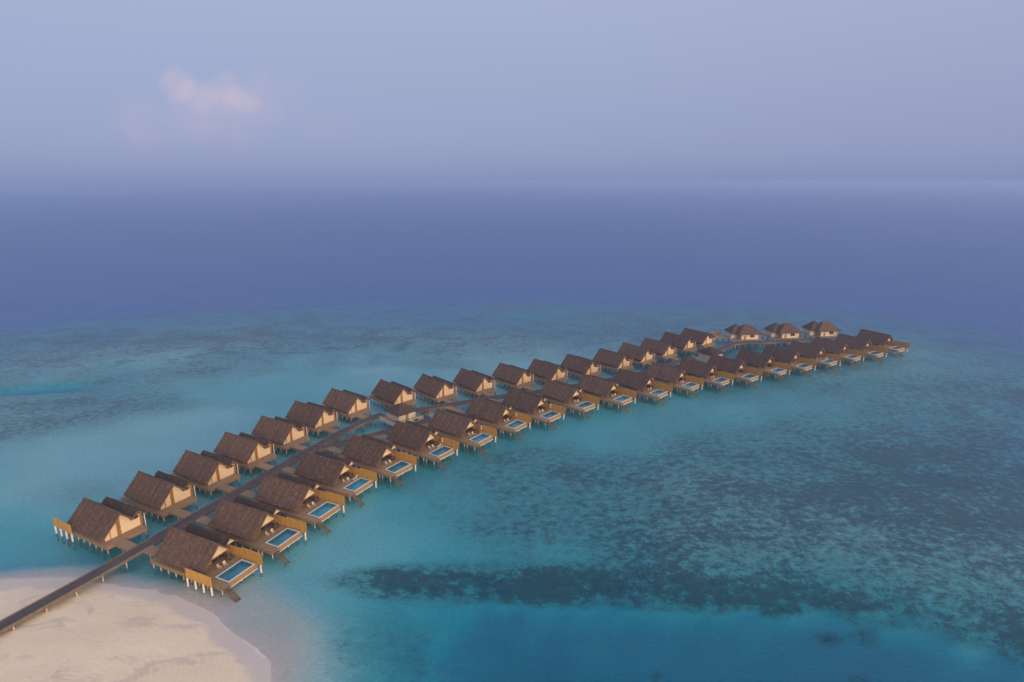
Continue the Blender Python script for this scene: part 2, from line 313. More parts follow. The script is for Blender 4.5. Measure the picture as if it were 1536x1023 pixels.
# ------------------------------------------------------------------ roofs
def slope(mb,xa,xb,y0,z0,y1,z1,n=13,seg=26,th=.28,seed=1,taper=0.0):
    """thatched slope laid in courses with ragged butts; taper pulls the ends in towards the ridge (hips)"""
    r=random.Random(seed); L=math.hypot(y1-y0,z1-z0); ny_,nz_=-(z1-z0)/L,(y1-y0)/L
    if nz_<0: ny_,nz_=-ny_,-nz_
    rr=[r.uniform(-1,1) for _ in range(41)]
    def P(i,t,up):
        e=taper*(1-t); x=(xa+e)+(xb-xa-2*e)*i/seg
        sg=.07*math.sin(i*.9+seed)*math.sin(i*.37+1)+.04*math.sin(i*2.1+t*5)
        if i==0: x-=.10*rr[int(t*40)%41]
        if i==seg: x+=.10*rr[(int(t*40)+7)%41]
        return (x,y0+(y1-y0)*t+ny_*up,z0+(z1-z0)*t+nz_*up+sg)
    for k in range(n):
        t0=k/n; t1=(k+1)/n; top=[];bot=[];low=[]
        for i in range(seg+1):
            j=(r.uniform(-.4,.4)+(r.uniform(0,.35) if k==n-1 else 0))/n if 0<i<seg else 0
            top.append(P(i,max(0,t0-.25/n),.02)); bot.append(P(i,min(t1+j*.6,1.03),.12+r.uniform(-.03,.04))); low.append(P(i,min(t1+j*.6,1.03),-.02))
        N=seg+1; fs=[]
        for i in range(seg): fs+=[(i,i+1,N+i+1,N+i),(N+i,N+i+1,2*N+i+1,2*N+i)]
        mb.add(top+bot+low,fs)
    vs=[P(0,0,0),P(seg,0,0),P(seg,1,0),P(0,1,0),P(0,0,-th),P(seg,0,-th),P(seg,1,-th),P(0,1,-th)]
    mb.add(vs,[(0,1,2,3),(7,6,5,4),(0,4,5,1),(1,5,6,2),(2,6,7,3),(3,7,4,0)])
def hip_roof(mb,x0,x1,y0,y1,ze,zr,inset,n=10,seed=3):
    """four ragged slopes over a rectangle; ridge along x, shortened by inset at each end"""
    r=random.Random(seed); ym=(y0+y1)/2
    E=[(x0,y0),(x1,y0),(x1,y1),(x0,y1)]; R=[(x0+inset,ym),(x1-inset,ym),(x1-inset,ym),(x0+inset,ym)]
    for s in range(4):
        a,b=E[s],E[(s+1)%4]; c,dd=R[s],R[(s+1)%4]; seg=12
        nx_,ny_=(b[1]-a[1]),-(b[0]-a[0]); l=math.hypot(nx_,ny_); nx_/=l; ny_/=l
        for k in range(n):
            t0=max(0,(k-.2)/n); t1=(k+1)/n; rows=[]
            for t,up in ((t0,.0),(t1,.1),(t1,-.05)):
                row=[]
                for i in range(seg+1):
                    j=(r.uniform(-.3,.3)/n if 0<i<seg and t==t1 else 0); tt=min(t+j*.6,1.03)
                    px=(c[0]+(dd[0]-c[0])*i/seg)*(1-tt)+(a[0]+(b[0]-a[0])*i/seg)*tt; py=(c[1]+(dd[1]-c[1])*i/seg)*(1-tt)+(a[1]+(b[1]-a[1])*i/seg)*tt
                    row.append((px+nx_*up*.7,py+ny_*up*.7,zr+(ze-zr)*tt+up*.7))
                rows.append(row)
            N=seg+1; fs=[]
            for i in range(seg): fs+=[(i,i+1,N+i+1,N+i),(N+i,N+i+1,2*N+i+1,2*N+i)]
            mb.add(rows[0]+rows[1]+rows[2],fs)
    mb.add([(x0,y0,ze-.12),(x1,y0,ze-.12),(x1,y1,ze-.12),(x0,y1,ze-.12)],[(0,3,2,1)])
# ------------------------------------------------------------------ the villa
LR=14.1            # ridge length
ZD=2.0             # deck height above the water
def villa(mirror):
    tf=(lambda p:(-LR-p[0],p[1],p[2])) if mirror else None
    root=empty('overwater_villa',0,0)
    B=lambda:MB(tf)
    RZ,HW,EZ=7.4,4.4,3.1
    k=(RZ-EZ)/HW
    FY=2.75
    # main roof
    m=B(); slope(m,-LR,0,0,RZ,-HW,EZ,14,30,seed=11); slope(m,-LR,0,0,RZ,FY,RZ-FY*k,9,30,seed=12); roof=m.build('roof','thatch',root)
    m=B(); m.cyl((-LR-.05,0,RZ+.02),(.05,0,RZ+.02),.2,.2,8); m.build('ridge_cap','thatch',roof)
    for x in (0,-LR):
        s=1 if x==0 else -1; m=B()
        m.prism([(-HW,EZ-.03),(0,RZ-.03),(FY,RZ-FY*k-.03),(FY,RZ-FY*k-.36),(0,RZ-.42),(-HW,EZ-.36)],'x',x+.004*s,x+.09*s)
        m.build('bargeboard','trim_wood',roof)
    # side roof over the bathroom
    sy0,sz,se,sx0,sx1=3.85,6.15,4.6,-13.9,-1.5
    m=B(); slope(m,sx0,sx1,sy0,sz,2.1,se,6,24,.2,21); slope(m,sx0,sx1,sy0,sz,5.6,se,6,24,.2,22); m.cyl((sx0,sy0,sz+.02),(sx1,sy0,sz+.02),.15,.15,8)
    r2=m.build('side_roof','dark_thatch',root)
    for x,s in ((sx0,-1),(sx1,1)):
        m=B(); m.prism([(2.1,se-.03),(sy0,sz-.03),(5.6,se-.03),(5.6,se-.28),(sy0,sz-.33),(2.1,se-.28)],'x',x+.004*s,x+.08*s)
        m.build('side_bargeboard','trim_wood',r2)
    # walls: low side walls and the two ends, cream render
    zr=lambda y:RZ-abs(y)*k-.34
    m=B(); y0,y1=-3.35,3.35
    m.box(-13.0,y0-.1,ZD,-2.9,y0+.1,zr(y0)); m.box(-12.85,y1-.1,ZD,-3.0,y1+.1,4.35)
    m.build('side_wall','trim_wood',root)
    # entrance end wall (towards the jetty): cream either side of a tall timber door
    xe=-13.0
    m=B()
    m.prism([(.1,ZD),(4.35,ZD),(4.35,4.15),(2.65,4.15),(2.65,zr(2.65)),(.1,zr(.1))],'x',xe-.12,xe)
    m.prism([(-3.35,ZD),(-.75,ZD),(-.75,zr(.75)),(-3.35,zr(3.35))],'x',xe-.12,xe)
    m.build('entrance_wall','cream_wall',root)
    m=B(); m.prism([(-.75,ZD),(.1,ZD),(.1,zr(.1)),(0,zr(0)),(-.75,zr(.75))],'x',xe-.18,xe-.02); dr=m.build('door','door_wood',root)
    m=B(); m.box(xe-.26,-.08,3.0,xe-.19,-.02,3.3); m.build('handle','white_paint',dr)
    m=B(); m.box(xe-.2,-2.3,ZD,xe-.121,-2.15,4.6); m.build('timber_trim','door_wood',root)
    m=B(); m.box(xe-.2,4.35,ZD,xe+.1,4.95,4.3); m.build('timber_wall','door_wood',root)
    m=B(); m.box(xe-.8,5.02,-2,xe-.64,5.18,4.6); m.build('porch_post','pale_pile',root)
    # bathroom box under the side roof
    m=B(); m.box(-12.8,3.46,ZD,-3.6,5.0,4.5); m.build('bathroom_wall','cream_wall',root)
    m=B(); m.prism([(2.4,4.62),(5.3,4.62),(3.85,5.85)],'x',sx1-.55,sx1-.45); m.build('side_gable','cream_wall',root)
    m=B(); m.prism([(2.4,4.62),(5.3,4.62),(3.85,5.85)],'x',sx0+1.0,sx0+1.1); m.build('side_gable','trim_wood',root)
    # dark services recess with a unit on the entrance side
    m=B(); m.box(xe-.5,3.0,4.16,xe-.0,3.9,4.6); m.build('service_unit','rattan',root)
    # pool end: cream gable over a glazed front
    xf=-2.9
    m=B(); m.prism([(-2.75,4.35),(2.75,4.35),(0,zr(0))],'x',xf+1.75,xf+1.9); m.build('front_gable','cream_wall',root)
    m=B(); m.box(xf+1.70,-2.9,4.12,xf+1.95,2.9,4.35); m.box(xf+1.74,-2.8,ZD,xf+1.92,-2.6,4.12); m.box(xf+1.74,2.6,ZD,xf+1.92,2.8,4.12); m.build('front_beam','trim_wood',root)
    m=B(); m.box(xf-.08,-3.3,ZD,xf,3.3,zr(3.3)-.1); m.prism([(-3.2,zr(3.3)-.1),(2.6,zr(3.3)-.1),(2.6,zr(2.6)-.1),(0,zr(0)-.1)],'x',xf-.08,xf); wn=m.build('window','window_glass',root)
    m=B()
    for yy in (-3.3,-1.7,-.05,1.6,3.2): m.box(xf,yy,ZD,xf+.1,yy+.1,4.0)
    m.box(xf,-3.3,3.95,xf+.12,3.3,4.1); m.build('frame','door_wood',wn)
    m=B()
    for yy in (-3.1,-1.5): m.box(xf+.02,yy,ZD+.15,xf+.05,yy+1.3,3.9)
    m.build('blind','yellow_blind',wn)
    m=B(); m.box(xf,2.95,ZD,xf+.9,4.1,4.5); m.build('front_wall','door_wood',root)
    # deck
    m=B(); m.box(-15.5,-4.45,ZD-.12,1.25,4.35,ZD)
    if not mirror: m.box(1.25,-4.45,ZD-.12,5.3,-2.95,ZD); m.box(1.25,3.75,ZD-.12,5.3,4.15,ZD); m.box(5.302,-4.9,ZD-.1,6.0,-2.9,ZD-.02)
    dk=m.build('deck','deck_wood',root)
    m=B(); 
    m.box(-15.5,-4.55,ZD-.75,1.25 if mirror else 5.3,-4.452,ZD-.02); m.box(-15.5,4.352,ZD-.75,1.25,4.45,ZD-.02); m.box(-15.6,-4.45,ZD-.75,-15.502,4.35,ZD-.02)
    m.build('deck_edge','tan_board',dk)
    if mirror:
        for x in (-.9,.3,1.15):
            m=B(); m.box(x-.05,-4.42,ZD,x+.05,-4.32,ZD+1.0); m.build('rail_post','white_paint',root)
    else:
        # pool box standing at the seaward end
        px0,px1,py0,py1=1.6,5.2,-2.75,3.6; zt=ZD+.14
        m=B(); w=.17
        m.box(px0-.1,py0-.1,zt-.12,px1+.1,py0+w,zt); m.box(px0-.1,py1-w,zt-.12,px1+.1,py1+.1,zt); m.box(px0-.1,py0+w,zt-.12,px0+w,py1-w,zt); m.box(px1-w,py0+w,zt-.12,px1+.1,py1-w,zt)
        pool=m.build('pool','coping',root)
        m=B(); m.box(px0+.1,py0+.1,ZD-1.1,px1-.1,py1-.1,ZD-.95)
        m.box(px0+.1,py0+.1,ZD-.95,px1-.1,py0+w-.01,zt-.13); m.box(px0+.1,py1-w+.01,ZD-.95,px1-.1,py1-.1,zt-.13); m.box(px0+.1,py0+w,ZD-.95,px0+w-.01,py1-w,zt-.13); m.box(px1-w+.01,py0+w,ZD-.95,px1-.1,py1-w,zt-.13)
        m.build('pool_lining','tile',pool)
        m=B(); z=zt-.1; m.add([(px0+w,py0+w,z),(px1-w,py0+w,z),(px1-w,py1-w,z),(px0+w,py1-w,z)],[(0,1,2,3)]); m.build('pool_water','pool_water',pool)
        m=B(); m.box(px1+.0,py0-.1,.85,px1+.09,py1+.55,zt-.125); m.box(px0,py0-.06,.85,px1,py0+.0,zt-.125); m.build('pool_cladding','tan_board',pool)
        m=B(); m.box(px1-.3,py0-.1,.68,px1+.16,py1+.6,.85); m.build('pool_beam','pale_pile',pool)
        # privacy fence on the far side, stepped boards
        m=B(); x=-2.0; y=4.2; i=0
        while x<6.6:
            top=4.15 if x<1.1 else 4.5; wd=.26
            m.box(x,y+(.03 if i%2 else 0),1.6,x+wd-.04,y+.09+(.03 if i%2 else 0),top); x+=wd; i+=1
        fc=m.build('privacy_fence',['orange_wood','dark_board'],root)
        for k,pl_ in enumerate(fc.data.polygons): pl_.material_index=1 if (k//6)%2 else 0
        m=B(); m.box(-2,y+.125,2.3,6.6,y+.2,2.42); m.box(-2,y+.125,3.8,6.6,y+.2,3.92); m.build('fence_rail','trim_wood',fc)
        m=B(); m.cyl((6.45,y-.2,-1.2),(6.45,y-.2,2.0),.17); m.build('fence_post','pale_pile',fc)
        # stair into the water
        m=B(); n=8
        for i in range(n): 
            xx=5.9+i*.38; zz=ZD-.2-i*.27; m.box(xx,-4.35,zz-.05,xx+.34,-3.35,zz)
        for yy in (-4.4,-3.3): m.prism([(5.8,ZD-.15),(5.8,ZD-.4),(9.0,-.5),(9.0,-.25)],'y',yy-.05,yy+.05)
        m.build('stairs','trim_wood',root)
    # piles, each its own part
    first=None
    pl=[(-15.2,-4.2),(-12.9,-4.2),(-10.6,-4.2),(-8.3,-4.2),(-6,-4.2),(-3.7,-4.2),(-1.4,-4.2),(.9,-4.2),(5.0,-4.2),(-15.2,4.1),(-12.2,4.1),(-9.2,4.1),(-6.2,4.1),(-3.2,4.1),(0,4.1),(4.9,-2.4),(4.9,0.4),(4.9,3.3),(-15.2,0),(2,-4.2)]
    if mirror: pl=[q for q in pl if q[0]<1.5]
    for (x,y) in pl:
        if first is None:
            m=MB(); m.cyl((0,0,-3),(0,0,ZD-.125),.15); first=m.build('pile','pile',root); p=first
        else: p=first.copy(); C.objects.link(p); p.parent=root
        q=tf((x,y,0)) if tf else (x,y,0); p.location=q
    return root
def screen_panel(root,mirror):
    tf=(lambda p:(-LR-p[0],p[1],p[2])) if mirror else None
    m=MB(tf); m.box(-3.6,-5.3,2.05,3.6,-5.18,4.3); s=m.build('privacy_screen','orange_wood',root)
    s['label']='solid orange privacy screen'
    for i in range(4):
        m=MB(tf); x=-3.4+i*2.27; m.cyl((x,-5.24,-2),(x,-5.24,2.05),.2); m.build('screen_pile','pale_pile',root)
Lp=[(179.7,770.2),(260.6,726.7),(329.5,693.0),(387.3,663.3),(439.7,637.5),(486.7,614),(536.7,595.2),(605.3,582.7),(667.9,574.1),(727.6,565),(787.3,556),(838.9,549.7),(889.8,541.9),(938.2,533),(972.7,523.8),(1005.5,516),(1035.3,506.6),(1063.4,500.3)]
La=[-28,-28,-29,-29,-30,-32,-37,-44,-47,-47,-46,-48,-48,-49,-51,-51,-51,-53]
Rp=[(327.4,816.4),(400.8,769.7),(463.8,730.6),(517.1,695),(580.6,669.6),(646,647.6),(706.2,628.9),(759.9,610),(812.3,596.7),(865.5,582.6),(921.9,574),(975.8,565.3),(1024.3,555.1),(1070.5,548.1),(1114.1,542.7),(1157,534.2),(1195.8,528),(1233.8,521.6),(1269.6,515.2),(1304,510.1),(1336.2,503)]
Ra=[-25,-25,-26,-28,-34,-36,-37,-38,-41,-46,-45,-46,-47,-49,-52,-53,-54,-56,-56,-58,-60]
ORD='first second third fourth fifth sixth seventh eighth ninth tenth eleventh twelfth thirteenth fourteenth fifteenth sixteenth seventeenth eighteenth nineteenth twentieth twenty-first'.split()
# jetty centre lines in the photograph (deck level)
JA=[(-160,1030),(0,939.5),(109,880),(191,833),(298,771.5),(400,712.5),(466,673.5),(508,650.5),(548,629.5),(574,621)]
JB=[(476,672),(518,664),(556,653),(590,645),(620,637.5),(648,629)]
JC=[(622,615),(690,604.5),(740,595.5),(800,588.5),(860,579),(915,569.5),(960,560),(1000,547.5),(1032,538),(1050,532)]
JD=[(1078,525),(1104,513.8),(1147,513.4),(1187,511.2),(1225,508.8),(1262,507.2)]
W3=lambda l:[at(a,b,ZD) for a,b in l]
lines={'A':W3(JA),'B':W3(JB),'C':W3(JC),'D':W3(JD)}
def hit(px,py,dx,dy,which):
    """distance from a point along a direction to the nearest jetty line"""
    best=None
    for w in which:
        P=lines[w]
        for a,b in zip(P[:-1],P[1:]):
            ex,ey=b[0]-a[0],b[1]-a[1]; det=dx*(-ey)+ex*dy
            if abs(det)<1e-9: continue
            rx,ry=a[0]-px,a[1]-py; t=(rx*(-ey)+ex*ry)/det; s=(dx*ry-dy*rx)/det
            if -.05<=s<=1.05 and t>0 and (best is None or t<best): best=t
    return best
protoR=villa(False); protoL=villa(True)
villas={}
def bridge(root,x0,x1,y0,y1):
    m=MB(); m.box(min(x0,x1),y0,ZD-.13,max(x0,x1),y1,ZD-.01); m.box(min(x0,x1),y0-.09,ZD-.4,max(x0,x1),y0-.002,ZD+.02); m.box(min(x0,x1),y1+.002,ZD-.4,max(x0,x1),y1+.09,ZD+.02)
    m.build('entrance_bridge','deck_wood',root)
    m=MB(); xm=(x0+x1)/2
    m.cyl((xm,y0+.15,-3),(xm,y0+.15,ZD-.14),.13); m.build('bridge_pile','pile',root)
for i,(p,a) in enumerate(zip(Lp,La)):
    r=protoL if i==0 else copy_tree(protoL)
    x,y=at(p[0],p[1],7.4); a=math.radians(a); r.location=(x,y,0); r.rotation_euler=(0,0,a)
    villas['L',i]=r
for i,(p,a) in enumerate(zip(Rp,Ra)):
    r=protoR if i==0 else copy_tree(protoR)
    x,y=at(p[0],p[1],7.4); a=math.radians(a); r.location=(x,y,0); r.rotation_euler=(0,0,a)
    villas['R',i]=r
def place(r,lx,ly):
    a=r.rotation_euler[2]; return (r.location[0]+lx*math.cos(a)-ly*math.sin(a), r.location[1]+lx*math.sin(a)+ly*math.cos(a))
for (row,i),r in villas.items():
    a=r.rotation_euler[2]
    if row=='L':
        q=place(r,1.4,-1.9); t=hit(q[0],q[1],math.cos(a),math.sin(a),'ABC') ; t=min(t,12) if t else 5
        bridge(r,1.51,1.4+max(t-1.1,.6),-3.0,-.8)
        n=ORD[i]; r['category']='villa'; r['group']='thatched villas in the far row'
        r['label']=f'thatched villa with cream entrance gable, {n} from the beach in far row'
    else:
        q=place(r,-15.5,-1.9); t=hit(q[0],q[1],-math.cos(a),-math.sin(a),'ABC' if i<16 else 'ABCD'); t=min(t,12) if t else 5
        bridge(r,-15.61,-15.5-max(t-1.1,.6),-3.0,-.8)
        n=ORD[i]; r['category']='villa'; r['group']='thatched pool villas in the near row'
        r['label']=f'thatched villa with pool deck, {n} from the beach in the near row'
villas['L',0]['label']='thatched villa in the far row nearest the beach, orange screen on its sea side'
villas['L',17]['label']='thatched villa at the far end of the far row, beside open water'
villas['R',0]['label']='thatched pool villa nearest the beach, orange screen on white piles over the sandbank'
villas['R',20]['label']='thatched pool villa at the tip of the near row, last before open sea'
screen_panel(villas['L',0],True); screen_panel(villas['R',0],False)
# ------------------------------------------------------------------ jetties
def jetty(key,label,width,cat='jetty',step=4.6):
    P=lines[key]; root=empty('jetty',P[0][0],P[0][1],0,0,label,cat,'timber jetties between the villas'); ox,oy=P[0]
    # smooth the line a little
    Q=[]
    for i in range(len(P)-1):
        n=max(1,int(math.dist(P[i],P[i+1])/1.2))
        for k in range(n): Q.append((P[i][0]+(P[i+1][0]-P[i][0])*k/n,P[i][1]+(P[i+1][1]-P[i][1])*k/n))
    Q.append(P[-1])
    for _ in range(14): Q=[Q[0]]+[tuple((Q[i-1][c]+2*Q[i][c]+Q[i+1][c])/4 for c in (0,1)) for i in range(1,len(Q)-1)]+[Q[-1]]
    N=[]
    for i in range(len(Q)):
        a=Q[max(0,i-1)]; b=Q[min(len(Q)-1,i+1)]; l=math.dist(a,b); N.append((-(b[1]-a[1])/l,(b[0]-a[0])/l))
    def strip(o0,o1,z0,z1):
        vs=[];fs=[]
        for (q,n) in zip(Q,N):
            for (o,z) in ((o0,z0),(o1,z0),(o1,z1),(o0,z1)): vs.append((q[0]+n[0]*o-ox,q[1]+n[1]*o-oy,z))
        for i in range(len(Q)-1):
            for j in range(4): fs.append((4*i+j,4*i+(j+1)%4,4*i+4+(j+1)%4,4*i+4+j))
        e=4*(len(Q)-1); fs+=[(0,3,2,1),(e,e+1,e+2,e+3)]
        return vs,fs
    me_=MB(); vs,fs=strip(-width/2,width/2,ZD-.14,ZD+.03); me_.add(vs,fs); d=me_.build('boardwalk','jetty_boards',root)
    # uv: along the walk in metres
    uvl=d.data.uv_layers.new(name='UV'); 
    run=[0]
    for i in range(1,len(Q)): run.append(run[-1]+math.dist(Q[i],Q[i-1]))
    for lp in d.data.loops:
        vi=lp.vertex_index; uvl.data[lp.index].uv=(run[vi//4],(0,width,width,0)[vi%4])
    for s in (-1,1):
        k=MB(); a,b=(width/2,width/2+.22) if s>0 else (-width/2-.22,-width/2); vs,fs=strip(a,b,ZD-.5,ZD+.16); k.add(vs,fs); k.build('kerb_beam','kerb_wood',root)
    acc=0; first=None; n=0
    for i in range(1,len(Q)):
        acc+=math.dist(Q[i],Q[i-1])
        if acc>step and n<98:
            acc=0
            for s in (-1,1):
                o=s*(width/2-.05); x=Q[i][0]+N[i][0]*o-ox; y=Q[i][1]+N[i][1]*o-oy
                if first is None: m=MB(); m.cyl((0,0,-3),(0,0,ZD-.2),.14); p=first=m.build('pile','pile',root)
                else: p=first.copy(); C.objects.link(p); p.parent=root
                p.location=(x,y,0); n+=1
    return root
jetty('A','long dark timber jetty running from the sandbank between both rows of villas',2.5)
jetty('B','short grey timber jetty branching off behind the near row pool villas',2.4)
jetty('C','timber jetty running on past the square pavilion towards the far pavilion',2.4)
jetty('D','pale timber jetty leading past the three hip roofed bungalows',2.6,step=3.2)
# ------------------------------------------------------------------ service pavilions
def pavilion(c,hw,hd,rz,label,zr,ze,ow):
    x,y=c; root=empty('pavilion',x,y,0,math.radians(rz),label,'pavilion','hip roofed service pavilions')
    m=MB(); hip_roof(m,-hw,hw,-hd,hd,ze,zr,hd*.92); m.build('roof','dark_thatch',root)
    m=MB(); a,b=hw-ow,hd-ow
    for (x0,y0,x1,y1) in ((-a,-b,a,-b+.15),(-a,b-.15,a,b),(-a,-b+.15,-a+.15,b-.15),(a-.15,-b+.15,a,b-.15)): m.box(x0,y0,ZD,x1,y1,ze-.13)
    m.build('wall','white_wall',root)
    m=MB(); m.box(-hw-1.2,-hd-.6,ZD-.12,hw+1.2,hd+.6,ZD); m.build('deck','deck_wood',root)
    m=MB(); e=.14; A_,B_=hw+1.2,hd+.6
    for (x0,y0,x1,y1) in ((-A_,-B_-e,A_,-B_-.002),(-A_-e,-B_-e,-A_-.002,B_)): m.box(x0,y0,ZD-.75,x1,y1,ZD+.55)
    m.build('parapet','white_wall',root)
    for (ddx,ddy) in ((-1.6,-1),(1.2,-1),):
        pass
    m=MB(); m.box(-.6,-b-.06,ZD,.5,-b-.005,ZD+2.0); m.build('door','door_wood',root)
    for x_ in (-hw,0,hw):
        for y_ in (-hd,hd):
            m=MB(); m.cyl((x_,y_,-3),(x_,y_,ZD-.13),.16); m.build('pile','pile',root)
    return root
pavilion((-36.8,186.4),4.15,4.15,45,'square white walled pavilion with dark hip roof between the rows at the jetty fork',7.0,4.5,.8)
px_=at(1066,528,4.5); pavilion(px_,4.6,4.4,32,'small dark roofed pavilion on the jetty beside the last far row villa',6.8,4.5,.8)
def plant(x,y,z,label):
    r=random.Random(int(x*10)); root=empty('potted_shrub',x,y,z,0,label,'shrub','shrubs on the pavilion deck')
    m=MB()
    for k in range(90):
        a,b_=r.uniform(0,6.28),r.uniform(0,1); rad=.75*math.sqrt(r.random()); c=Vector((rad*math.cos(a),rad*math.sin(a),.4+.8*b_*(1-rad*.6))); u=Vector((r.uniform(-1,1),r.uniform(-1,1),r.uniform(-.3,1))).normalized()*.22; w=Vector((r.uniform(-1,1),r.uniform(-1,1),r.uniform(-1,1))).normalized()*.1
        m.add([c-u,c+w,c+u,c-w],[(0,1,2,3)])
    m.build('foliage','green_plant',root); m=MB(); m.cyl((0,0,0),(0,0,.45),.3,.4,10); m.build('pot','white_wall',root)
plant(-33.2,180.6,ZD,'green shrub in front of the square pavilion by its front corner'); plant(-31.2,182.3,ZD,'green shrub at the right hand side of the square pavilion deck')
# open tender lying beside the first pavilion
a0=at(627,614.5,.5); a1=at(651,625,.5); L=math.dist(a0,a1); root=empty('boat',(a0[0]+a1[0])/2,(a0[1]+a1[1])/2,0,math.atan2(a1[1]-a0[1],a1[0]-a0[0]),'pale open boat moored beside the square white pavilion','boat')
m=MB(); n=12; prof=[]
for i in range(n+1):
    t=i/n; w=1.15*math.sin(math.pi*min(1,.12+.88*(1-t)))**.6 if t<1 else .02
    prof.append((-L/2+L*t,w))
vs=[];fs=[]
for (x,w) in prof: vs+=[(x,0,-.35),(x,-w*.75,-.1),(x,-w,.75),(x,-w+.14,.75),(x,-w*.6,.2),(x,w*.6,.2),(x,w-.14,.75),(x,w,.75),(x,w*.75,-.1)]
for i in range(n):
    for j in range(9): fs.append((9*i+j,9*i+(j+1)%9,9*i+9+(j+1)%9,9*i+9+j))
fs+=[tuple(range(9)),tuple(range(9*n,9*n+9))]; m.add(vs,fs); m.build('hull','white_paint',root)
for x in (-1.5,.2,1.6): m=MB(); m.box(x-.2,-.85,.45,x+.2,.85,.53); m.build('seat','tan_board',root)
# ------------------------------------------------------------------ three hip-roofed bungalows
def bungalow():
    root=empty('bungalow',0,0)
    m=MB(); hip_roof(m,-6.6,6.2,-4.6,4.6,4.7,9.0,5.2,11,5); m.build('roof','thatch',root)
    m=MB(); hip_roof(m,-8.6,-.2,-1.5,6.9,4.7,8.8,4.1,9,6); m.build('rear_roof','thatch',root)
    m=MB(); m.box(-4.4,-3.6,ZD,4.6,-3.45,4.6); m.box(4.45,-3.44,ZD,4.6,3.6,4.6); m.build('front_wall','bright_wall',root)
    m=MB(); m.box(-4.4,-3.44,ZD,-4.25,3.6,4.6); m.box(-8.2,-.4,ZD,-4.41,-.25,4.5); m.box(-8.2,-.24,ZD,-8.05,5.4,4.5); m.box(-8.04,5.2,ZD,4.4,5.4,4.5);m.build('side_wall','white_wall',root)
    m=MB(); m.box(-3.0,-3.68,ZD,-2.1,-3.605,3.9); m.build('door','door_wood',root)
    m=MB(); m.box(.2,-3.68,3.1,2.2,-3.605,4.3); w=m.build('window','window_glass',root)
    m=MB(); m.box(.1,-3.72,3.0,2.3,-3.69,3.1); m.box(.1,-3.72,4.3,2.3,-3.69,4.4);m.box(.1,-3.72,3.1,.2,-3.69,4.3);m.box(2.2,-3.72,3.1,2.3,-3.69,4.3);m.box(1.15,-3.72,3.1,1.25,-3.69,4.3); m.build('frame','door_wood',w)
    m=MB(); m.box(-9.5,-5.0,ZD-.14,6.2,6.5,ZD); m.box(-16,2.0,ZD-.14,-9.502,8,ZD); m.build('deck','deck_wood',root)
    m=MB(); m.box(-16,2,ZD,-15.85,8,3.4); m.box(-15.84,7.85,ZD,-9.5,8,3.4); m.build('deck_screen','tan_board',root)
    first=None
    for x in (-9,-6,-3,0,3,6):
        for y in (-4.8,6): 
            if first is None: mm=MB(); mm.cyl((0,0,-4),(0,0,ZD-.15),.18); p=first=mm.build('pile','pile',root)
            else: p=first.copy(); C.objects.link(p); p.parent=root
            p.location=(x,y,0)
    for x in (-15.6,-12.6):
        for y in (2.3,7.6): p=first.copy(); C.objects.link(p); p.parent=root; p.location=(x,y,0)
    return root
pb=bungalow()
for i,(px,py,lab) in enumerate([(1124.5,509.2,'hip roofed bungalow nearest the far row, first of three on the pale jetty'),(1185,507,'hip roofed bungalow in the middle of the three on the pale jetty'),(1243,504.2,'hip roofed bungalow at the outer end of the pale jetty')]):
    r=pb if i==0 else copy_tree(pb); x,y=at(px,py,ZD); a=math.radians(8)
    r.location=(x-3.6*math.sin(a),y+3.6*math.cos(a),0); r.rotation_euler=(0,0,a); r['label']=lab; r['category']='bungalow'; r['group']='hip roofed bungalows at the reef edge'
# ------------------------------------------------------------------ deck furniture
def chair():
    r=empty('deck_chair',0,0)
    m=MB(); m.box(-.28,-.28,.42,.28,.28,.5); m.build('seat','canvas',r)
    m=MB(); m.prism([(.22,.5),(.29,.5),(.42,1.0),(.35,1.0)],'y',-.28,.28); m.build('backrest','canvas',r)
    for x in (-.24,.24):
        for y in (-.24,.24): m=MB(); m.box(x-.03,y-.03,0,x+.03,y+.03,.42); m.build('leg','white_paint',r)
    return r
def nest():
    r=empty('nest_chair',0,0)
    m=MB(); n=14
    prof=[(.0,.15),(.55,.2),(.8,.5),(.78,.8),(.6,1.0),(.55,.96),(.7,.7),(.6,.5),(.0,.42)]
    vs=[];fs=[]
    for (rad,z) in prof:
        for k in range(n): t=2*math.pi*k/n; vs.append((rad*math.cos(t),rad*math.sin(t),z+.25*math.cos(t)*(1 if z>.45 else 0)*.6))
    for j in range(len(prof)-1):
        for k in range(n): fs.append((j*n+k,j*n+(k+1)%n,(j+1)*n+(k+1)%n,(j+1)*n+k))
    m.add(vs,fs); m.build('shell','rattan',r,True)
    m=MB(); m.cyl((0,0,.43),(0,0,.58),.52,.48,12); m.build('cushion','canvas',r)
    m=MB(); m.cyl((0,0,0),(0,0,.16),.4,.25,12); m.build('base','rattan',r)
    return r
def umbrella():
    r=empty('closed_umbrella',0,0)
    m=MB(); m.cyl((0,0,0),(0,0,2.6),.035,.03,6); m.build('pole','trim_wood',r)
    m=MB(); m.cyl((0,0,1.0),(0,0,1.7),.17,.22,10); m.cyl((0,0,1.7),(0,0,2.5),.22,.05,10); m.build('canopy','canvas',r)
    m=MB(); m.cyl((0,0,0),(0,0,.1),.3,.28,12); m.build('base','white_paint',r)
    return r
def lounger():
    r=empty('sun_lounger',0,0)
    m=MB(); m.box(-.95,-.33,.22,.35,.33,.3); m.build('frame','white_paint',r)
    m=MB(); m.prism([(-.95,.3),(.35,.3),(1.0,.75),(.95,.84),(.33,.4),(-.95,.4)],'y',-.31,.31); m.build('mattress','canvas',r)
    for x in (-.8,.2):
        for y in (-.27,.27): m=MB(); m.box(x-.03,y-.03,0,x+.03,y+.03,.22); m.build('leg','white_paint',r)
    return r
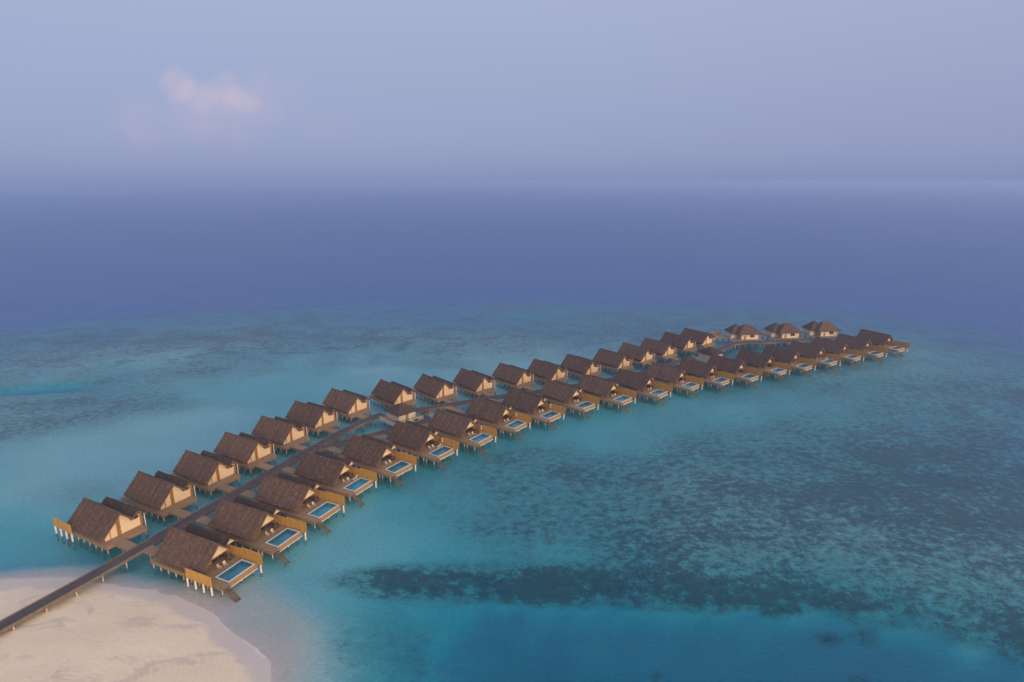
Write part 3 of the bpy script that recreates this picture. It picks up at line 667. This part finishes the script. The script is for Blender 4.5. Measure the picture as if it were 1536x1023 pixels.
def beanbag():
    r=MB(); n=12; vs=[];fs=[]; prof=[(.3,0),(.55,.12),(.6,.35),(.42,.6),(.2,.72),(0.01,.75)]
    for (rad,z) in prof:
        for k in range(n): t=2*math.pi*k/n; vs.append((rad*math.cos(t)*(1+.1*math.sin(3*t)),rad*math.sin(t)*.85,z+.1*math.cos(t)*z))
    for j in range(len(prof)-1):
        for k in range(n): fs.append((j*n+k,j*n+(k+1)%n,(j+1)*n+(k+1)%n,(j+1)*n+k))
    r.add(vs,fs+[tuple(range(n))]); return r.build('beanbag','red_fabric',None,True)
def put(proto,used,r,lx,ly,rz,label,cat,group):
    o=proto if not used else copy_tree(proto); x,y=place(r,lx,ly); o.location=(x,y,ZD); o.rotation_euler=(0,0,r.rotation_euler[2]+math.radians(rz))
    o['label']=label; o['category']=cat; o['group']=group; return True
pc,pn,pu,plg,pbb=chair(),nest(),umbrella(),lounger(),beanbag(); uc=un=uu=ul=ub=False
for i in range(21):
    r=villas['R',i]; n=ORD[i] if i<20 else 'last'
    who=f'on {n} pool villa deck from the beach' if i<20 else 'on the pool villa deck at the tip'
    if i<14:
        uc=put(pc,uc,r,-.1,-.4,200,f'white chair nearer the stairs {who}','chair','white chairs on the pool decks')
        uc=put(pc,uc,r,.15,.75,170,f'white chair nearer the fence {who}','chair','white chairs on the pool decks')
    if i<16: un=put(pn,un,r,-.9,2.6,200,f'round dark nest chair {who}','chair','round nest chairs on the pool decks')
    if i in (5,6,7,8): uu=put(pu,uu,r,1.0,3.75,0,f'closed white umbrella {who}','umbrella','closed umbrellas on the pool decks')
    if i in (3,5,17): ul=put(plg,ul,r,.9,2.4,90,f'white sun lounger beside the pool {who}','sun lounger','sun loungers by the pools')
    if i in (5,6,20): ub=put(pbb,ub,r,1.0,3.0 if i!=5 else 3.3,30,f'red beanbag by the fence {who}','beanbag','red beanbags by the pools')
# ------------------------------------------------------------------ light
SUN_AZ=math.radians(-52); SUN_EL=math.radians(9)
sv=Vector((math.cos(SUN_AZ)*math.cos(SUN_EL),math.sin(SUN_AZ)*math.cos(SUN_EL),math.sin(SUN_EL)))
sl_=bpy.data.lights.new('sun','SUN'); sl_.energy=2.0; sl_.angle=math.radians(14); sl_.color=(1,.78,.56)
so=bpy.data.objects.new('sun',sl_); C.objects.link(so); so.rotation_euler=(-sv).to_track_quat('-Z','Y').to_euler()
wd=bpy.data.worlds.new('World'); sc.world=wd; wd.use_nodes=True; T=NT(wd.node_tree); bg=T.n['Background']
tc=T.new('ShaderNodeTexCoord').outputs['Generated']; sp=T.new('ShaderNodeSeparateXYZ'); T.l.new(tc,sp.inputs[0])
rp=T.new('ShaderNodeValToRGB'); T.l.new(sp.outputs[2],rp.inputs[0]); cr=rp.color_ramp
stops=[(0,lin(130,145,190)),(.02,lin(138,151,195)),(.06,lin(147,158,199)),(.14,lin(159,168,203)),(.29,lin(174,183,211)),(.6,lin(155,170,208)),(1,lin(118,138,190))]
while len(cr.elements)<len(stops): cr.elements.new(.5)
for e,(p,c) in zip(cr.elements,stops): e.position=p; e.color=c
col=rp.outputs[0]
# left of the view is a shade bluer, the right a shade more violet
side=T.mapr(sp.outputs[0],-.7,.7); col=T.mix(1.0,col,T.mix(side,(.97,.99,1.02,1),(1.0,.97,.99,1)),'MULTIPLY')
# afterglow round the low sun, behind the camera
dt=T.vmath('DOT_PRODUCT',tc,tuple(sv)); glow=T.math('POWER',T.math('MAXIMUM',dt,0.0),2.0)
col=T.mix(T.math('MULTIPLY',glow,.9,clamp=True),col,(3.2,2.3,1.55,1))
# faint pink cumulus low in the sky
az=T.math('DIVIDE',sp.outputs[0],sp.outputs[1]); el=T.math('DIVIDE',sp.outputs[2],sp.outputs[1])
wn=T.new('ShaderNodeTexNoise'); T.l.new(tc,wn.inputs['Vector']); wn.inputs['Scale'].default_value=26; wn.inputs['Detail'].default_value=5; wn.inputs['Roughness'].default_value=.6
nsp=T.new('ShaderNodeSeparateColor'); T.l.new(wn.outputs['Color'],nsp.inputs[0])
az=T.math('ADD',az,T.math('MULTIPLY',T.math('SUBTRACT',nsp.outputs[0],.5),.045)); el=T.math('ADD',el,T.math('MULTIPLY',T.math('SUBTRACT',nsp.outputs[1],.5),.035))
def cl(px,py,rx,ry,s):
    a=(px-768)/F; v=(511.5-py)/F; dy=math.cos(TH)+v*math.sin(TH); dz=-math.sin(TH)+v*math.cos(TH)
    A=T.math('MULTIPLY',T.math('SUBTRACT',az,a/dy),F/rx); B_=T.math('MULTIPLY',T.math('SUBTRACT',el,dz/dy),F/ry)
    q=T.math('ADD',T.math('POWER',A,2.0),T.math('POWER',B_,2.0)); return T.math('MULTIPLY',T.mapr(q,2.6,.0,0,1,True),s*.72)
def total(l):
    t=None
    for c in l: t=cl(*c) if t is None else T.math('ADD',t,cl(*c))
    return t
warm=total([(268,128,20,18,.75),(295,140,20,16,.7),(342,135,20,18,.7),(362,150,18,16,.6),(388,122,14,12,.35),(320,165,50,22,.2)])
pink=total([(335,170,62,36,.5),(210,185,30,26,.35),(420,150,34,26,.3),(490,185,28,20,.22),(240,180,60,30,.2)])
front=T.math('GREATER_THAN',sp.outputs[1],.1)
fn=T.mapr(nsp.outputs[2],.32,.62,.4,.9)
col=T.mix(T.math('MULTIPLY',T.math('MULTIPLY',pink,fn),front,clamp=True),col,lin(182,170,206))
col=T.mix(T.math('MULTIPLY',T.math('MULTIPLY',warm,fn),front,clamp=True),col,lin(200,184,206))
T.l.new(col,bg.inputs[0]); bg.inputs[1].default_value=.92
sky=T.new('ShaderNodeTexSky',sky_type='NISHITA'); sky.sun_disc=False; sky.sun_elevation=SUN_EL; sky.sun_rotation=math.pi/2-SUN_AZ
bg2=T.new('ShaderNodeBackground'); T.l.new(sky.outputs[0],bg2.inputs[0]); bg2.inputs[1].default_value=.012
ad=T.new('ShaderNodeAddShader'); T.l.new(bg.outputs[0],ad.inputs[0]); T.l.new(bg2.outputs[0],ad.inputs[1]); T.l.new(ad.outputs[0],T.n['World Output'].inputs[0])
# ------------------------------------------------------------------ haze
m=bpy.data.materials.new('haze_air'); m.use_nodes=True; T=NT(m.node_tree); T.n.remove(T.n['Principled BSDF'])
pv=T.new('ShaderNodeVolumePrincipled'); pv.inputs['Density'].default_value=.00032; pv.inputs['Color'].default_value=(.45,.62,.91,1); pv.inputs['Anisotropy'].default_value=.1
T.l.new(pv.outputs[0],T.n['Material Output'].inputs['Volume']); M['haze_air']=m
m=MB(); m.box(-64000,-21000,-16,64000,64000,81); hz=m.build('haze','haze_air'); hz['kind']='stuff'; hz['label']='thin dusk haze over the sea'
# ------------------------------------------------------------------ render settings
sc.view_settings.view_transform='Standard'; sc.view_settings.look='None'; sc.view_settings.exposure=0; sc.view_settings.gamma=1
cy=sc.cycles; cy.max_bounces=6; cy.diffuse_bounces=2; cy.glossy_bounces=3; cy.transparent_max_bounces=12; cy.transmission_bounces=2; cy.volume_bounces=1
cy.use_denoising=True
try: cy.denoiser='OPENIMAGEDENOISE'
except Exception: pass
